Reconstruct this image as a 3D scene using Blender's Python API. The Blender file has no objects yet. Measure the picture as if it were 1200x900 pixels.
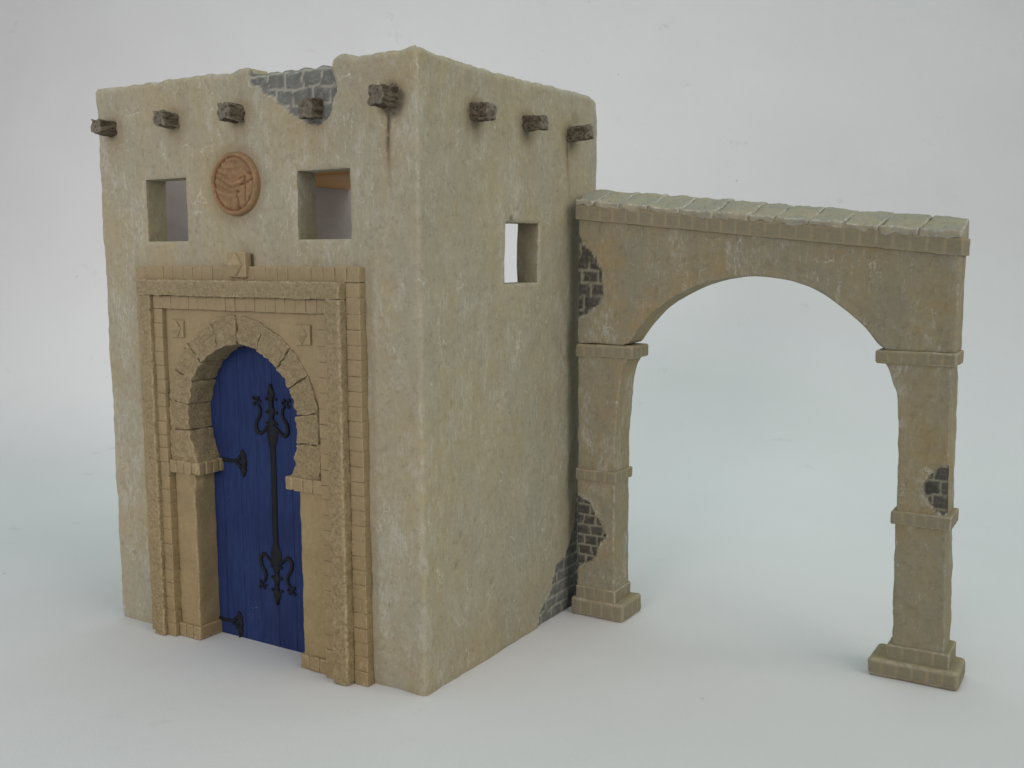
import bpy, math, random
from mathutils import Vector, Matrix, noise
random.seed(7)
S = 0.01                      # everything below is written in centimetres
SC = bpy.context.scene
COL = SC.collection

# ------------------------------------------------------------------ camera
cam_d = bpy.data.cameras.new('camera'); cam = bpy.data.objects.new('camera', cam_d); COL.objects.link(cam)
cam_d.sensor_width = 36; cam_d.lens = 36.43; cam_d.clip_start = 0.01; cam_d.clip_end = 50
yaw, pitch, roll = -0.547261, 0.125008, -0.003729
f = Vector((math.sin(yaw)*math.cos(pitch), math.cos(yaw)*math.cos(pitch), -math.sin(pitch)))
r = Vector((math.cos(yaw), -math.sin(yaw), 0)); u = r.cross(f)
r2 = r*math.cos(roll)+u*math.sin(roll); u2 = -r*math.sin(roll)+u*math.cos(roll)
M = Matrix((r2, u2, -f)).transposed().to_4x4(); M.translation = Vector((28.0014, -37.9764, 20.9202))*S
cam.matrix_world = M
SC.camera = cam
SC.render.resolution_x, SC.render.resolution_y = 1024, 768

# ------------------------------------------------------------------ light
w = bpy.data.worlds.new('World'); SC.world = w; w.use_nodes = True
w.node_tree.nodes['Background'].inputs[0].default_value = (0.96, 0.97, 1.0, 1)
w.node_tree.nodes['Background'].inputs[1].default_value = 0.29

def area(name, loc, target, sx, sy, power, col, spread=180):
    d = bpy.data.lights.new(name, 'AREA'); d.spread = math.radians(spread); d.shape = 'RECTANGLE'; d.size = sx; d.size_y = sy
    d.energy = power; d.color = col
    o = bpy.data.objects.new(name, d); COL.objects.link(o)
    o.location = Vector(loc)*S
    o.rotation_euler = (Vector(target)-Vector(loc)).to_track_quat('-Z', 'Y').to_euler()
    return o
area('window_light', (-12, 20, 118), (-10, 18, 0), 1.5, 1.1, 1.95, (0.60, 0.96, 0.94), 120)
area('backdrop_fill', (-18, 44, 104), (-18, 66, 0), 1.6, 0.5, 0.50, (0.74, 0.97, 0.93), 80)  # added unseen fill lamp, brightens the lower backdrop
area('front_light', (-24, -136, 52), (-50, 18, 18), 1.2, 0.7, 1.66, (1.0, 0.885, 0.905), 56)
area('side_light', (115, 0, 82), (-30, 8, 8), 1.3, 1.0, 2.0, (1.0, 0.92, 0.85), 80)

SC.view_settings.view_transform = 'Standard'; SC.view_settings.look = 'None'
SC.view_settings.exposure = 0.04; SC.view_settings.gamma = 1.0
SC.render.engine = 'CYCLES'

# ------------------------------------------------------------------ node helpers
class NT:
    def __init__(s, name):
        s.m = bpy.data.materials.new(name); s.m.use_nodes = True
        s.t = s.m.node_tree; s.n = s.t.nodes; s.l = s.t.links
        s.b = s.n['Principled BSDF']
        tc = s.n.new('ShaderNodeTexCoord'); mp = s.n.new('ShaderNodeMapping')
        mp.inputs['Scale'].default_value = (100, 100, 100)
        s.l.new(tc.outputs['Object'], mp.inputs[0]); s.co = mp.outputs[0]
        a = s.n.new('ShaderNodeAttribute'); a.attribute_name = 'mk'
        sp = s.n.new('ShaderNodeSeparateColor'); s.l.new(a.outputs['Color'], sp.inputs[0])
        s.R, s.G, s.B, s.A = sp.outputs[0], sp.outputs[1], sp.outputs[2], a.outputs['Alpha']
    def put(s, sock, v):
        if isinstance(v, bpy.types.NodeSocket): s.l.new(v, sock)
        elif isinstance(v, (tuple, list)) and len(v) == 3 and sock.type == 'RGBA': sock.default_value = (*v, 1)
        else: sock.default_value = v
    def scale(s, k):
        mp = s.n.new('ShaderNodeMapping'); mp.inputs['Scale'].default_value = k; s.l.new(s.co, mp.inputs[0]); return mp.outputs[0]
    def noise(s, sc, det=4, rough=0.6, co=None, dist=0.0):
        n = s.n.new('ShaderNodeTexNoise'); s.l.new(co or s.co, n.inputs['Vector'])
        n.inputs['Scale'].default_value = sc; n.inputs['Detail'].default_value = det
        n.inputs['Roughness'].default_value = rough; n.inputs['Distortion'].default_value = dist
        return n.outputs[0]
    def vor(s, sc, feat='DISTANCE_TO_EDGE', co=None):
        n = s.n.new('ShaderNodeTexVoronoi'); n.feature = feat; s.l.new(co or s.co, n.inputs['Vector'])
        n.inputs['Scale'].default_value = sc; return n.outputs['Distance']
    def ramp(s, v, a, b, lo=0.0, hi=1.0):
        n = s.n.new('ShaderNodeMapRange'); s.put(n.inputs[0], v)
        n.inputs[1].default_value = a; n.inputs[2].default_value = b
        n.inputs[3].default_value = lo; n.inputs[4].default_value = hi
        n.interpolation_type = 'SMOOTHSTEP'
        return n.outputs[0]
    def math(s, op, a, b=0.0):
        n = s.n.new('ShaderNodeMath'); n.operation = op; s.put(n.inputs[0], a); s.put(n.inputs[1], b); return n.outputs[0]
    def mix(s, fac, a, b, mode='MIX'):
        n = s.n.new('ShaderNodeMix'); n.data_type = 'RGBA'; n.blend_type = mode
        s.put(n.inputs[0], fac); s.put(n.inputs[6], a); s.put(n.inputs[7], b); return n.outputs[2]
    def bump(s, h, strength, dist, prev=None):
        n = s.n.new('ShaderNodeBump'); s.put(n.inputs['Height'], h)
        n.inputs['Strength'].default_value = strength; n.inputs['Distance'].default_value = dist
        if prev: s.l.new(prev, n.inputs['Normal'])
        return n.outputs[0]
    def done(s, col, rough, normal=None, spec=0.25):
        s.put(s.b.inputs['Base Color'], col); s.put(s.b.inputs['Roughness'], rough)
        s.b.inputs['Specular IOR Level'].default_value = spec
        if normal: s.l.new(normal, s.b.inputs['Normal'])
        return s.m

def scratches(t, amount=1.0):
    """thin whitish dry-brush scratches, mostly vertical with a few wandering ones"""
    v1 = t.scale((2.8, 2.8, 0.36))
    a = t.ramp(t.noise(2.0, 7, 0.8, v1, 0.6), 0.52, 0.62)
    zone = t.ramp(t.noise(0.30, 5, 0.7), 0.42, 0.60, 0.10, 1.0)
    a = t.math('MULTIPLY', a, zone)
    wob = t.n.new('ShaderNodeVectorMath'); wob.operation = 'ADD'
    nz = t.n.new('ShaderNodeTexNoise'); t.l.new(t.co, nz.inputs['Vector']); nz.inputs['Scale'].default_value = 0.9; nz.inputs['Detail'].default_value = 4
    sc = t.n.new('ShaderNodeVectorMath'); sc.operation = 'SCALE'; sc.inputs['Scale'].default_value = 2.4
    t.l.new(nz.outputs['Color'], sc.inputs[0]); t.l.new(t.co, wob.inputs[0]); t.l.new(sc.outputs[0], wob.inputs[1])
    e = t.ramp(t.vor(0.50, co=wob.outputs[0]), 0.016, 0.001)
    zone2 = t.ramp(t.noise(0.75, 4, 0.65), 0.54, 0.66)
    e = t.math('MULTIPLY', e, zone2)
    fine = t.ramp(t.noise(7.0, 3, 0.7), 0.42, 0.62)
    a = t.math('MULTIPLY', a, fine)
    m = t.math('MAXIMUM', t.math('MULTIPLY', a, 0.62), t.math('MULTIPLY', e, 0.8))
    return t.math('MULTIPLY', m, amount)

def brick_col(t, tone):
    c = t.mix(t.ramp(t.noise(1.3, 3), 0.35, 0.65), tone[0], tone[1])
    c = t.mix(t.ramp(t.noise(4, 5, 0.75), 0.50, 0.66, 0, 0.8), c, tone[2])
    return t.mix(t.G, c, tone[3])

def plaster(name, warm, cool, ochre, brick, k=1.0, grit=0.5):
    t = NT(name)
    vs = t.scale((1, 1, 0.38))
    c = t.mix(t.ramp(t.noise(0.30, 6, 0.7, vs), 0.36, 0.64), warm, cool)
    c = t.mix(t.math('MULTIPLY', t.ramp(t.noise(0.24, 5, 0.7), 0.46, 0.66), 0.52), c, ochre)
    c = t.mix(t.math('MULTIPLY', t.ramp(t.noise(1.1, 6, 0.7, vs), 0.40, 0.72), 0.35), c, tuple(min(1, x*1.22) for x in cool))
    c = t.mix(t.math('MULTIPLY', t.ramp(t.noise(2.7, 5, 0.75), 0.49, 0.70), 0.50), c, tuple(x*0.60 for x in warm))
    c = t.mix(t.math('MULTIPLY', t.ramp(t.noise(5.5, 6, 0.8, t.scale((1, 1, 0.6))), 0.48, 0.64), 0.34), c, tuple(min(1, x*1.35) for x in cool))
    c = t.mix(scratches(t, 0.95*k), c, tuple(x*k for x in (0.60, 0.595, 0.51)))
    chalk = t.math('MULTIPLY', t.ramp(t.noise(0.42, 5, 0.75, t.scale((1.2, 1.2, 0.55))), 0.50, 0.66), t.ramp(t.noise(4.5, 6, 0.8, t.scale((1.6, 1.6, 0.5))), 0.42, 0.62))
    c = t.mix(t.math('MULTIPLY', chalk, 0.72), c, tuple(x*k for x in (0.50, 0.505, 0.445)))
    # ochre / dark stain painted where the timbers weep; also carries shade painted into the reveals
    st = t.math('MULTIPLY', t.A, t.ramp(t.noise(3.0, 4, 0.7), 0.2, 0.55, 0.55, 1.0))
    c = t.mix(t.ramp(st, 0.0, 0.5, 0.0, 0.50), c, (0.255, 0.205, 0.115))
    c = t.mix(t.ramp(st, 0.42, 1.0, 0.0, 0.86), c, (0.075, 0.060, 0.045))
    c = t.mix(t.R, c, brick_col(t, brick))
    c = t.mix(t.math('MULTIPLY', t.B, t.ramp(t.noise(3.5, 6, 0.8), 0.44, 0.64)), c, (0.55, 0.55, 0.48))
    n1 = t.bump(t.noise(1.6, 6, 0.65), 0.55, 0.0011)
    n2 = t.bump(t.noise(11, 5, 0.7), grit, 0.00035, n1)
    n3 = t.bump(scratches(t), 0.35, 0.0002, n2)
    return t.done(c, 0.88, n3, 0.15)

BR_TOP = ((0.175, 0.182, 0.162), (0.135, 0.144, 0.130), (0.25, 0.26, 0.235), (0.37, 0.37, 0.31))
BR_LOW = ((0.100, 0.095, 0.073), (0.072, 0.068, 0.052), (0.16, 0.155, 0.12), (0.235, 0.225, 0.165))
BR_ARC = ((0.088, 0.086, 0.070), (0.062, 0.061, 0.050), (0.15, 0.15, 0.12), (0.27, 0.265, 0.19))
M_house = plaster('house_plaster', (0.372, 0.330, 0.212), (0.336, 0.320, 0.238), (0.37, 0.300, 0.170), BR_TOP)
M_arch = plaster('arch_plaster', (0.300, 0.256, 0.150), (0.250, 0.238, 0.172), (0.330, 0.240, 0.105), BR_ARC, 0.9)

def _inner():
    t = NT('bare_inner_plaster')
    c = t.mix(t.ramp(t.noise(0.5, 5), 0.3, 0.7), (0.46, 0.41, 0.385), (0.39, 0.345, 0.33))
    return t.done(c, 0.9, t.bump(t.noise(5, 5, 0.7), 0.4, 0.0006), 0.15)
M_inner = _inner()

def _stone(name, base, dark, light, grit, gd, wear=0.5):
    t = NT(name)
    c = t.mix(t.ramp(t.noise(0.55, 5, 0.6), 0.35, 0.68), base, tuple(x*0.86 for x in base))
    c = t.mix(t.math('MULTIPLY', t.ramp(t.noise(3.8, 6, 0.8), 0.50, 0.64), 0.30+0.22*wear), c, dark)
    c = t.mix(t.math('MULTIPLY', t.ramp(t.noise(5.2, 6, 0.8), 0.52, 0.66), 0.25+0.35*wear), c, light)
    if wear > 0.75:
        st = t.ramp(t.noise(6.5, 5, 0.75), 0.46, 0.54)
        c = t.mix(t.math('MULTIPLY', st, 0.42), c, light)
        pit = t.ramp(t.noise(8.0, 4, 0.7, None, 0.3), 0.58, 0.66)
        c = t.mix(t.math('MULTIPLY', pit, 0.50), c, dark)
    # grey age towards the painted top of the surround: broad soft-edged wash
    sx = t.n.new('ShaderNodeSeparateXYZ'); t.l.new(t.co, sx.inputs[0])
    up = t.math('ADD', sx.outputs[2], t.math('MULTIPLY', t.noise(0.3, 3), 8.0))
    c = t.mix(t.ramp(up, 4.0, 26.0, 0.0, 0.36), c, (0.34, 0.305, 0.21))
    c = t.mix(t.math('MULTIPLY', t.B, t.ramp(t.noise(4, 4, 0.7), 0.40, 0.60, 0, wear)), c, light)
    c = t.mix(t.ramp(t.A, 0.0, 1.0, 0.0, 0.75), c, tuple(x*0.35 for x in dark))
    n1 = t.bump(t.noise(3.0, 6, 0.7), grit, gd)
    n2 = t.bump(t.noise(12, 4, 0.7), 0.5, gd*0.3, n1)
    return t.done(c, 0.86, n2, 0.2)
M_smooth = _stone('sand_smooth_stone', (0.335, 0.258, 0.132), (0.22, 0.160, 0.070), (0.46, 0.38, 0.235), 0.35, 0.0005)
M_rough = _stone('sand_rough_stone', (0.352, 0.266, 0.130), (0.175, 0.122, 0.053), (0.55, 0.46, 0.29), 0.9, 0.0018, 0.8)
M_brick = _stone('sand_brick', (0.325, 0.248, 0.128), (0.20, 0.145, 0.066), (0.45, 0.37, 0.23), 0.3, 0.0004, 0.7)

def _trim():
    t = NT('arch_trim_stone')
    c = t.mix(t.ramp(t.noise(0.8, 5, 0.6), 0.35, 0.65), (0.345, 0.290, 0.175), (0.300, 0.270, 0.180))
    c = t.mix(t.R, c, (0.222, 0.206, 0.147))                       # the brick faces painted greyer than their joints
    c = t.mix(t.math('MULTIPLY', t.ramp(t.noise(5, 5, 0.75), 0.52, 0.68), 0.4), c, (0.17, 0.14, 0.09))
    c = t.mix(t.math('MULTIPLY', t.B, t.ramp(t.noise(5, 4, 0.8), 0.42, 0.6, 0, 0.75)), c, (0.56, 0.54, 0.46))
    return t.done(c, 0.88, t.bump(t.noise(4, 6, 0.7), 0.6, 0.0008), 0.15)
M_trim = _trim()

def _coping():
    t = NT('coping_stone')
    c = t.mix(t.ramp(t.noise(0.7, 5, 0.65), 0.38, 0.62), (0.365, 0.350, 0.275), (0.42, 0.375, 0.265))
    c = t.mix(t.math('MULTIPLY', t.ramp(t.noise(3.2, 6, 0.75), 0.50, 0.68), 0.6), c, (0.235, 0.245, 0.205))
    c = t.mix(t.G, c, (0.46, 0.385, 0.23))
    c = t.mix(t.math('MULTIPLY', t.B, t.ramp(t.noise(4, 5, 0.8), 0.42, 0.6, 0, 0.7)), c, (0.60, 0.61, 0.55))
    return t.done(c, 0.9, t.bump(t.noise(3.5, 6, 0.75), 0.9, 0.0016), 0.15)
M_coping = _coping()

def _terra():
    t = NT('terracotta')
    c = t.mix(t.ramp(t.noise(1.2, 5), 0.35, 0.65), (0.295, 0.187, 0.092), (0.245, 0.160, 0.084))
    c = t.mix(t.A, c, (0.20, 0.100, 0.050))
    c = t.mix(t.math('MULTIPLY', t.ramp(t.noise(7, 4, 0.7), 0.52, 0.7), 0.4), c, (0.50, 0.37, 0.25))
    return t.done(c, 0.75, t.bump(t.noise(8, 5, 0.7), 0.4, 0.0004), 0.25)
M_terra = _terra()

def _wood():
    t = NT('weathered_timber')
    g = t.scale((3.5, 0.7, 4.5))
    c = t.mix(t.ramp(t.noise(1.6, 6, 0.75, g), 0.38, 0.62), (0.080, 0.064, 0.044), (0.27, 0.225, 0.155))
    c = t.mix(t.math('MULTIPLY', t.ramp(t.noise(3.1, 4, 0.7), 0.52, 0.66), 0.6), c, (0.30, 0.27, 0.215))
    c = t.mix(t.math('MULTIPLY', t.B, t.ramp(t.noise(5, 4, 0.7), 0.36, 0.55, 0, 0.8)), c, (0.36, 0.33, 0.26))
    return t.done(c, 0.85, t.bump(t.noise(2.4, 6, 0.8, g), 1.0, 0.0022), 0.2)
M_wood = _wood()

def _board():
    t = NT('bare_board')
    g = t.scale((0.5, 4, 4))
    c = t.mix(t.noise(0.8, 5, 0.6, g), (0.60, 0.30, 0.105), (0.46, 0.215, 0.07))
    return t.done(c, 0.6, t.bump(t.noise(2, 5, 0.6, g), 0.3, 0.0004), 0.3)
M_board = _board()

W0 = 21.89/2
def _blue():
    t = NT('blue_paint')
    g = t.scale((5, 5, 0.5))
    c = t.mix(t.ramp(t.noise(1.2, 6, 0.7, g), 0.35, 0.7), (0.014, 0.029, 0.100), (0.022, 0.044, 0.138))
    c = t.mix(t.ramp(t.noise(0.25, 4), 0.35, 0.7, 0, 0.5), c, (0.010, 0.018, 0.075))
    sp = t.ramp(t.vor(1.7, 'F1'), 0.085, 0.05)
    sp = t.math('MULTIPLY', sp, t.ramp(t.noise(0.9, 3, 0.7), 0.56, 0.66))
    c = t.mix(t.math('MULTIPLY', sp, 0.45), c, (0.26, 0.27, 0.29))
    dv = t.n.new('ShaderNodeVectorMath'); dv.operation = 'DISTANCE'; t.l.new(t.scale((1, 0, 1)), dv.inputs[0]); dv.inputs[1].default_value = (-12.35+W0, 0, 1.7)
    near = t.ramp(dv.outputs['Value'], 0.85, 0.2)
    c = t.mix(t.math('MULTIPLY', near, t.ramp(t.noise(4.5, 5, 0.75), 0.60, 0.68)), c, (0.32, 0.33, 0.30))
    c = t.mix(t.A, c, (0.006, 0.008, 0.03))
    return t.done(c, 0.62, t.bump(t.noise(2.2, 6, 0.75, g), 0.35, 0.0005), 0.2)
M_blue = _blue()

def _iron():
    t = NT('black_iron')
    c = t.mix(t.noise(3, 5), (0.006, 0.008, 0.012), (0.016, 0.018, 0.020))
    return t.done(c, 0.62, t.bump(t.noise(9, 4), 0.5, 0.0004), 0.2)
M_iron = _iron()

def _paper():
    t = NT('backdrop_cloth')
    c = t.mix(t.ramp(t.noise(0.035, 4, 0.5), 0.35, 0.65), (0.72, 0.715, 0.715), (0.745, 0.745, 0.742))
    sm = t.math('MULTIPLY', t.ramp(t.noise(0.30, 6, 0.7, None, 0.4), 0.61, 0.72), t.ramp(t.noise(0.05, 2), 0.46, 0.60, 0, 0.42))
    c = t.mix(sm, c, (0.52, 0.51, 0.49))
    c = t.mix(t.ramp(t.vor(0.17, 'F1'), 0.030, 0.015, 0, 0.45), c, (0.36, 0.32, 0.27))
    n1 = t.bump(t.noise(0.07, 3, 0.5), 0.30, 0.010)
    n2 = t.bump(t.noise(7, 4, 0.7), 0.35, 0.0005, n1)
    return t.done(c, 0.95, n2, 0.08)
M_paper = _paper()

# ------------------------------------------------------------------ mesh helpers
class MB:
    def __init__(s): s.v = []; s.f = []; s.a = []; s.mi = []
    def add(s, verts, faces, attrs, mi=0):
        o = len(s.v); s.v += verts; s.a += attrs
        for q in faces: s.f.append(tuple(i+o for i in q)); s.mi.append(mi)
    def build(s, name, mats, parent=None, sharp=48):
        me = bpy.data.meshes.new(name)
        if not isinstance(mats, (list, tuple)): mats = [mats]
        off = parent.get('_off', (0, 0, 0)) if parent else (0, 0, 0)
        off = Vector(off)
        me.from_pydata([(Vector(p)-off)*S for p in s.v], [], s.f)
        for m in mats: me.materials.append(m)
        me.polygons.foreach_set('material_index', s.mi)
        at = me.attributes.new('mk', 'FLOAT_COLOR', 'POINT')
        flat = []
        for a in s.a: flat += a
        at.data.foreach_set('color', flat)
        import bmesh
        bm = bmesh.new(); bm.from_mesh(me); bmesh.ops.recalc_face_normals(bm, faces=bm.faces); bm.to_mesh(me); bm.free()
        me.polygons.foreach_set('use_smooth', [True]*len(me.polygons))
        me.set_sharp_from_angle(angle=math.radians(sharp))
        me.update()
        o = bpy.data.objects.new(name, me); COL.objects.link(o)
        if parent: o.parent = parent
        o['_off'] = tuple(off)
        return o

def nz(p, fr, seed=0.0): return noise.noise(Vector((p[0]*fr+seed, p[1]*fr+seed*1.7, p[2]*fr-seed)))
def nzv(p, fr, seed=0.0): return noise.noise_vector(Vector((p[0]*fr+seed, p[1]*fr-seed, p[2]*fr+seed*2.1)))
def sm(a, b, x):
    t = max(0.0, min(1.0, (x-a)/(b-a))); return t*t*(3-2*t)
def clamp(x, a, b): return max(a, min(b, x))

def lines(a, b, r, step):
    L = [a, a+r*0.35, a+r]
    n = max(1, int(math.ceil((b-a-2*r)/step)))
    L += [a+r+(b-a-2*r)*i/n for i in range(1, n)]
    L += [b-r, b-r*0.35, b]
    return L

def rbox(mb, lo, hi, r=0.06, step=0.3, amp=0.02, fr=1.5, warp=None, attr=None, seed=0.0, mi=0, skip=()):
    r = min(r, *[(hi[i]-lo[i])*0.45 for i in range(3)])
    st = step if isinstance(step, tuple) else (step,)*3
    L = [lines(lo[i], hi[i], r, st[i]) for i in range(3)]
    N = [len(x)-1 for x in L]
    idx = {}; V = []; A = []; F = []
    def vid(i, j, k):
        key = (i, j, k)
        if key in idx: return idx[key]
        p = [L[0][i], L[1][j], L[2][k]]
        q = [clamp(p[m], lo[m]+r, hi[m]-r) for m in range(3)]
        d = Vector(p)-Vector(q); c = sum(1 for m in range(3) if abs(d[m]) > 1e-6)
        if d.length > 1e-9: P = Vector(q)+d.normalized()*r
        else: P = Vector(p)
        dn = nzv(P, fr, seed)*amp+nzv(P, fr*3.1, seed+5)*amp*0.45
        edge = 1.0 if c >= 2 else 0.0
        P0 = P.copy(); P = P+dn
        if warp: P = Vector(warp(P))
        a = [0.0, 0.0, edge, 0.0]
        if attr:
            res = attr(P, P0, a, d)
            if res is not None: P, a = res
        idx[key] = len(V); V.append(tuple(P)); A.append(a); return idx[key]
    def face(fn, n1, n2):
        for a in range(n1):
            for b in range(n2):
                F.append((fn(a, b), fn(a+1, b), fn(a+1, b+1), fn(a, b+1)))
    if 'y0' not in skip: face(lambda a, b: vid(a, 0, b), N[0], N[2])
    if 'y1' not in skip: face(lambda a, b: vid(a, N[1], b), N[0], N[2])
    if 'x0' not in skip: face(lambda a, b: vid(0, a, b), N[1], N[2])
    if 'x1' not in skip: face(lambda a, b: vid(N[0], a, b), N[1], N[2])
    if 'z0' not in skip: face(lambda a, b: vid(a, b, 0), N[0], N[1])
    if 'z1' not in skip: face(lambda a, b: vid(a, b, N[2]), N[0], N[1])
    mb.add(V, F, A, mi)

def sdist(poly, x, y):
    """signed distance to a polygon, positive inside"""
    ins = False; d = 1e9; n = len(poly)
    for i in range(n):
        x1, y1 = poly[i]; x2, y2 = poly[(i+1) % n]
        if (y1 > y) != (y2 > y) and x < (x2-x1)*(y-y1)/(y2-y1)+x1: ins = not ins
        dx, dy = x2-x1, y2-y1; t = clamp(((x-x1)*dx+(y-y1)*dy)/(dx*dx+dy*dy+1e-12), 0, 1)
        d = min(d, math.hypot(x-x1-t*dx, y-y1-t*dy))
    return d if ins else -d

def bricks(u, v, bw, bh, seed=0, g=0.055):
    """(height, mortar) of a brick bond"""
    v += 0.11*noise.noise(Vector((u*1.3, seed, 0))); g *= 1.0+0.7*noise.noise(Vector((u*1.9, v*1.9, seed)))
    row = math.floor(v/bh); fv = v/bh-row
    off = (0.5 if row % 2 else 0.0)+0.18*math.sin(row*12.9+seed)
    uu = u/bw+off+0.16*noise.noise(Vector((v*2.0, u*0.9, seed)))
    col = math.floor(uu); fu = uu-col
    d = min(min(fu, 1-fu)*bw, min(fv, 1-fv)*bh)
    rnd = math.sin(col*78.2+row*37.7+seed)*43758.5453; rnd -= math.floor(rnd)
    h = sm(g*0.4, g*1.9, d)
    return h*(0.75+0.25*rnd), 1-sm(g*0.55, g*1.25, d)

def patch(P, axis, plane_sign, poly, bw, bh, seed, depth=0.16, relief=0.07):
    """cut a fallen-plaster patch into a face; returns displaced point and attrs, or None"""
    uu = P[0] if axis == 1 else P[1]
    j = 0.24*nz((uu, P[2], 0), 1.5, seed)+0.10*nz((uu, P[2], 1), 5, seed)
    d = sdist(poly, uu, P[2])+j
    if d < -0.14: return None
    lip = 0.05*math.exp(-(d/0.08)**2) if d < 0 else 0
    k = sm(-0.02, 0.09, d)
    h, m = bricks(uu, P[2], bw, bh, seed)
    h += 0.25*nz(P, 3.5, seed)
    dep = lip - k*depth + k*relief*h
    P = list(P); P[axis] += plane_sign*dep
    msk = sm(0.0, 0.06, d)
    wht = 0.75*math.exp(-((d+0.01)/0.07)**2)
    return Vector(P), [msk, m*msk, wht, 0.0]

def thing(name, loc, label, cat):
    o = bpy.data.objects.new(name, None); COL.objects.link(o); o.location = Vector(loc)*S
    o.empty_display_size = 0.02; o['label'] = label; o['category'] = cat; o['_off'] = tuple(loc); return o

def tube(mb, pts, w, h=None, n=8, closed=False):
    """flattened tube through pts in the door plane; w = list or number of half widths, h = half thickness"""
    P = [Vector(p) for p in pts]
    w = [q*0.95 for q in w] if isinstance(w, (list, tuple)) else w*0.95
    Q = []; W = []
    ws = w if isinstance(w, (list, tuple)) else [w]*len(P)
    for i in range(len(P)-1):
        p0 = P[max(i-1, 0)]; p1 = P[i]; p2 = P[i+1]; p3 = P[min(i+2, len(P)-1)]
        for k in range(6):
            t = k/6
            Q.append(0.5*((2*p1)+(-p0+p2)*t+(2*p0-5*p1+4*p2-p3)*t*t+(-p0+3*p1-3*p2+p3)*t**3)); W.append(ws[i]*(1-t)+ws[i+1]*t)
    Q.append(P[-1]); W.append(ws[-1])
    V = []; F = []
    for i, q in enumerate(Q):
        tn = (Q[min(i+1, len(Q)-1)]-Q[max(i-1, 0)]).normalized()
        sd = tn.cross(Vector((0, 1, 0)))
        if sd.length < 1e-5: sd = Vector((1, 0, 0))
        sd.normalize(); up = sd.cross(tn)
        hh = h if h else W[i]
        for k in range(n):
            a = 2*math.pi*k/n
            V.append(tuple(q+sd*math.cos(a)*W[i]+up*math.sin(a)*hh))
    for i in range(len(Q)-1):
        for k in range(n):
            F.append((i*n+k, i*n+(k+1) % n, (i+1)*n+(k+1) % n, (i+1)*n+k))
    F.append(tuple(range(n))); F.append(tuple((len(Q)-1)*n+k for k in range(n))[::-1])
    mb.add(V, F, [[0, 0, 0.3, 0]]*len(V))

def blob(mb, c, rx, ry, rz, n=10):
    V = []; F = []
    m = n//2+1
    for i in range(m+1):
        th = math.pi*i/m
        for k in range(n):
            ph = 2*math.pi*k/n
            V.append((c[0]+rx*math.sin(th)*math.cos(ph), c[1]+ry*math.sin(th)*math.sin(ph), c[2]+rz*math.cos(th)))
    for i in range(m):
        for k in range(n): F.append((i*n+k, i*n+(k+1) % n, (i+1)*n+(k+1) % n, (i+1)*n+k))
    mb.add(V, F, [[0, 0, 0.3, 0]]*len(V))

# ================================================================== THE SETTING
def backdrop():
    mb = MB(); nrm = Vector((-0.284, 0.959, 0)); tan = Vector((0.959, 0.284, 0))
    base = Vector((-20, 41, 0))            # where the cloth starts to rise
    prof = []
    for i in range(60): prof.append((-150+i*2.5, 0.0))
    R = 26.0
    for i in range(1, 25):
        a = math.radians(86)*i/24; prof.append((R*math.sin(a), R*(1-math.cos(a))))
    e = prof[-1]; ca, sa = math.cos(math.radians(86)), math.sin(math.radians(86))
    for i in range(1, 40): prof.append((e[0]+ca*2.5*i, e[1]+sa*2.5*i))
    NU = 150
    V = []; F = []; A = []
    for i in range(NU+1):
        x = -190+380*i/NU
        for (d, z) in prof:
            p = base+tan*x+nrm*d; p.z = z
            far = sm(-32, 6, d)
            wv = (0.55*nz((x*0.5, z*0.35+d*0.1, 3), 0.10)+0.25*nz((x, d, z), 0.14, 4))*far
            p = p-nrm*wv*sm(0, 12, z)+Vector((0, 0, 1))*wv*0.30*(1-sm(0, 18, z))
            V.append(tuple(p)); A.append([0, 0, 0, 0])
    m = len(prof)
    for i in range(NU):
        for k in range(m-1): F.append((i*m+k, (i+1)*m+k, (i+1)*m+k+1, i*m+k+1))
    mb.add(V, F, A)
    o = mb.build('backdrop', M_paper, None, 80); o['kind'] = 'structure'
    o['label'] = 'pale seamless backdrop cloth curving up behind the models'
    del o['_off']
backdrop()

# ================================================================== THE HOUSE
W, D, H, T = 21.89, 17.56, 30.0, 1.4
house = thing('model_house', (-W/2, D/2, 0), 'square plaster model house with a blue arched door, projecting timbers and a terracotta medallion', 'model house')

TOPPATCH = [(-10.35, 31), (-10.26, 29.6), (-10.1, 29.2), (-9.61, 29.0), (-8.73, 28.5), (-8.07, 28.1), (-7.27, 27.5), (-6.5, 27.1), (-5.8, 27.05), (-5.2, 27.4), (-4.8, 27.9), (-4.55, 28.5), (-4.8, 29.1), (-4.95, 31)]
SIDEPATCH = [(10.7, -1), (10.84, 0.03), (10.95, 0.7), (11.3, 1.2), (11.9, 1.5), (12.4, 1.9), (12.45, 2.6), (12.9, 3.1), (13.7, 3.3), (14.4, 4.0), (14.9, 5.0), (15.2, 6.2), (15.6, 7.6), (16.4, 8.2), (18, 8.2), (18, -1)]

HF = [(-18.15, -15.03, 21.62, 24.95), (-7.30, -4.0, 21.64, 24.92), (-15.3, -7.0, -1, 16.6)]   # facade holes x0 x1 z0 z1
HS = [(7.48, 10.86, 19.38, 22.53)]                                                           # side hole
BEAMF = [(-20.55, 27.72, 1.1, .72), (-15.72, 27.84, 1.0, .70), (-10.95, 27.84, 1.05, .78), (-6.05, 27.75, 0.70, .86), (-1.50, 27.90, 1.05, .80)]
BEAMS = [(4.62, 27.66, 0.95, .74), (9.42, 27.62, 1.15, .66), (14.33, 27.52, 1.22, .68)]
PITS = [(2.83, 5.67, .17), (3.16, 7.15, .13), (5.95, 3.98, .14), (4.4, 7.7, .08)]

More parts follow.
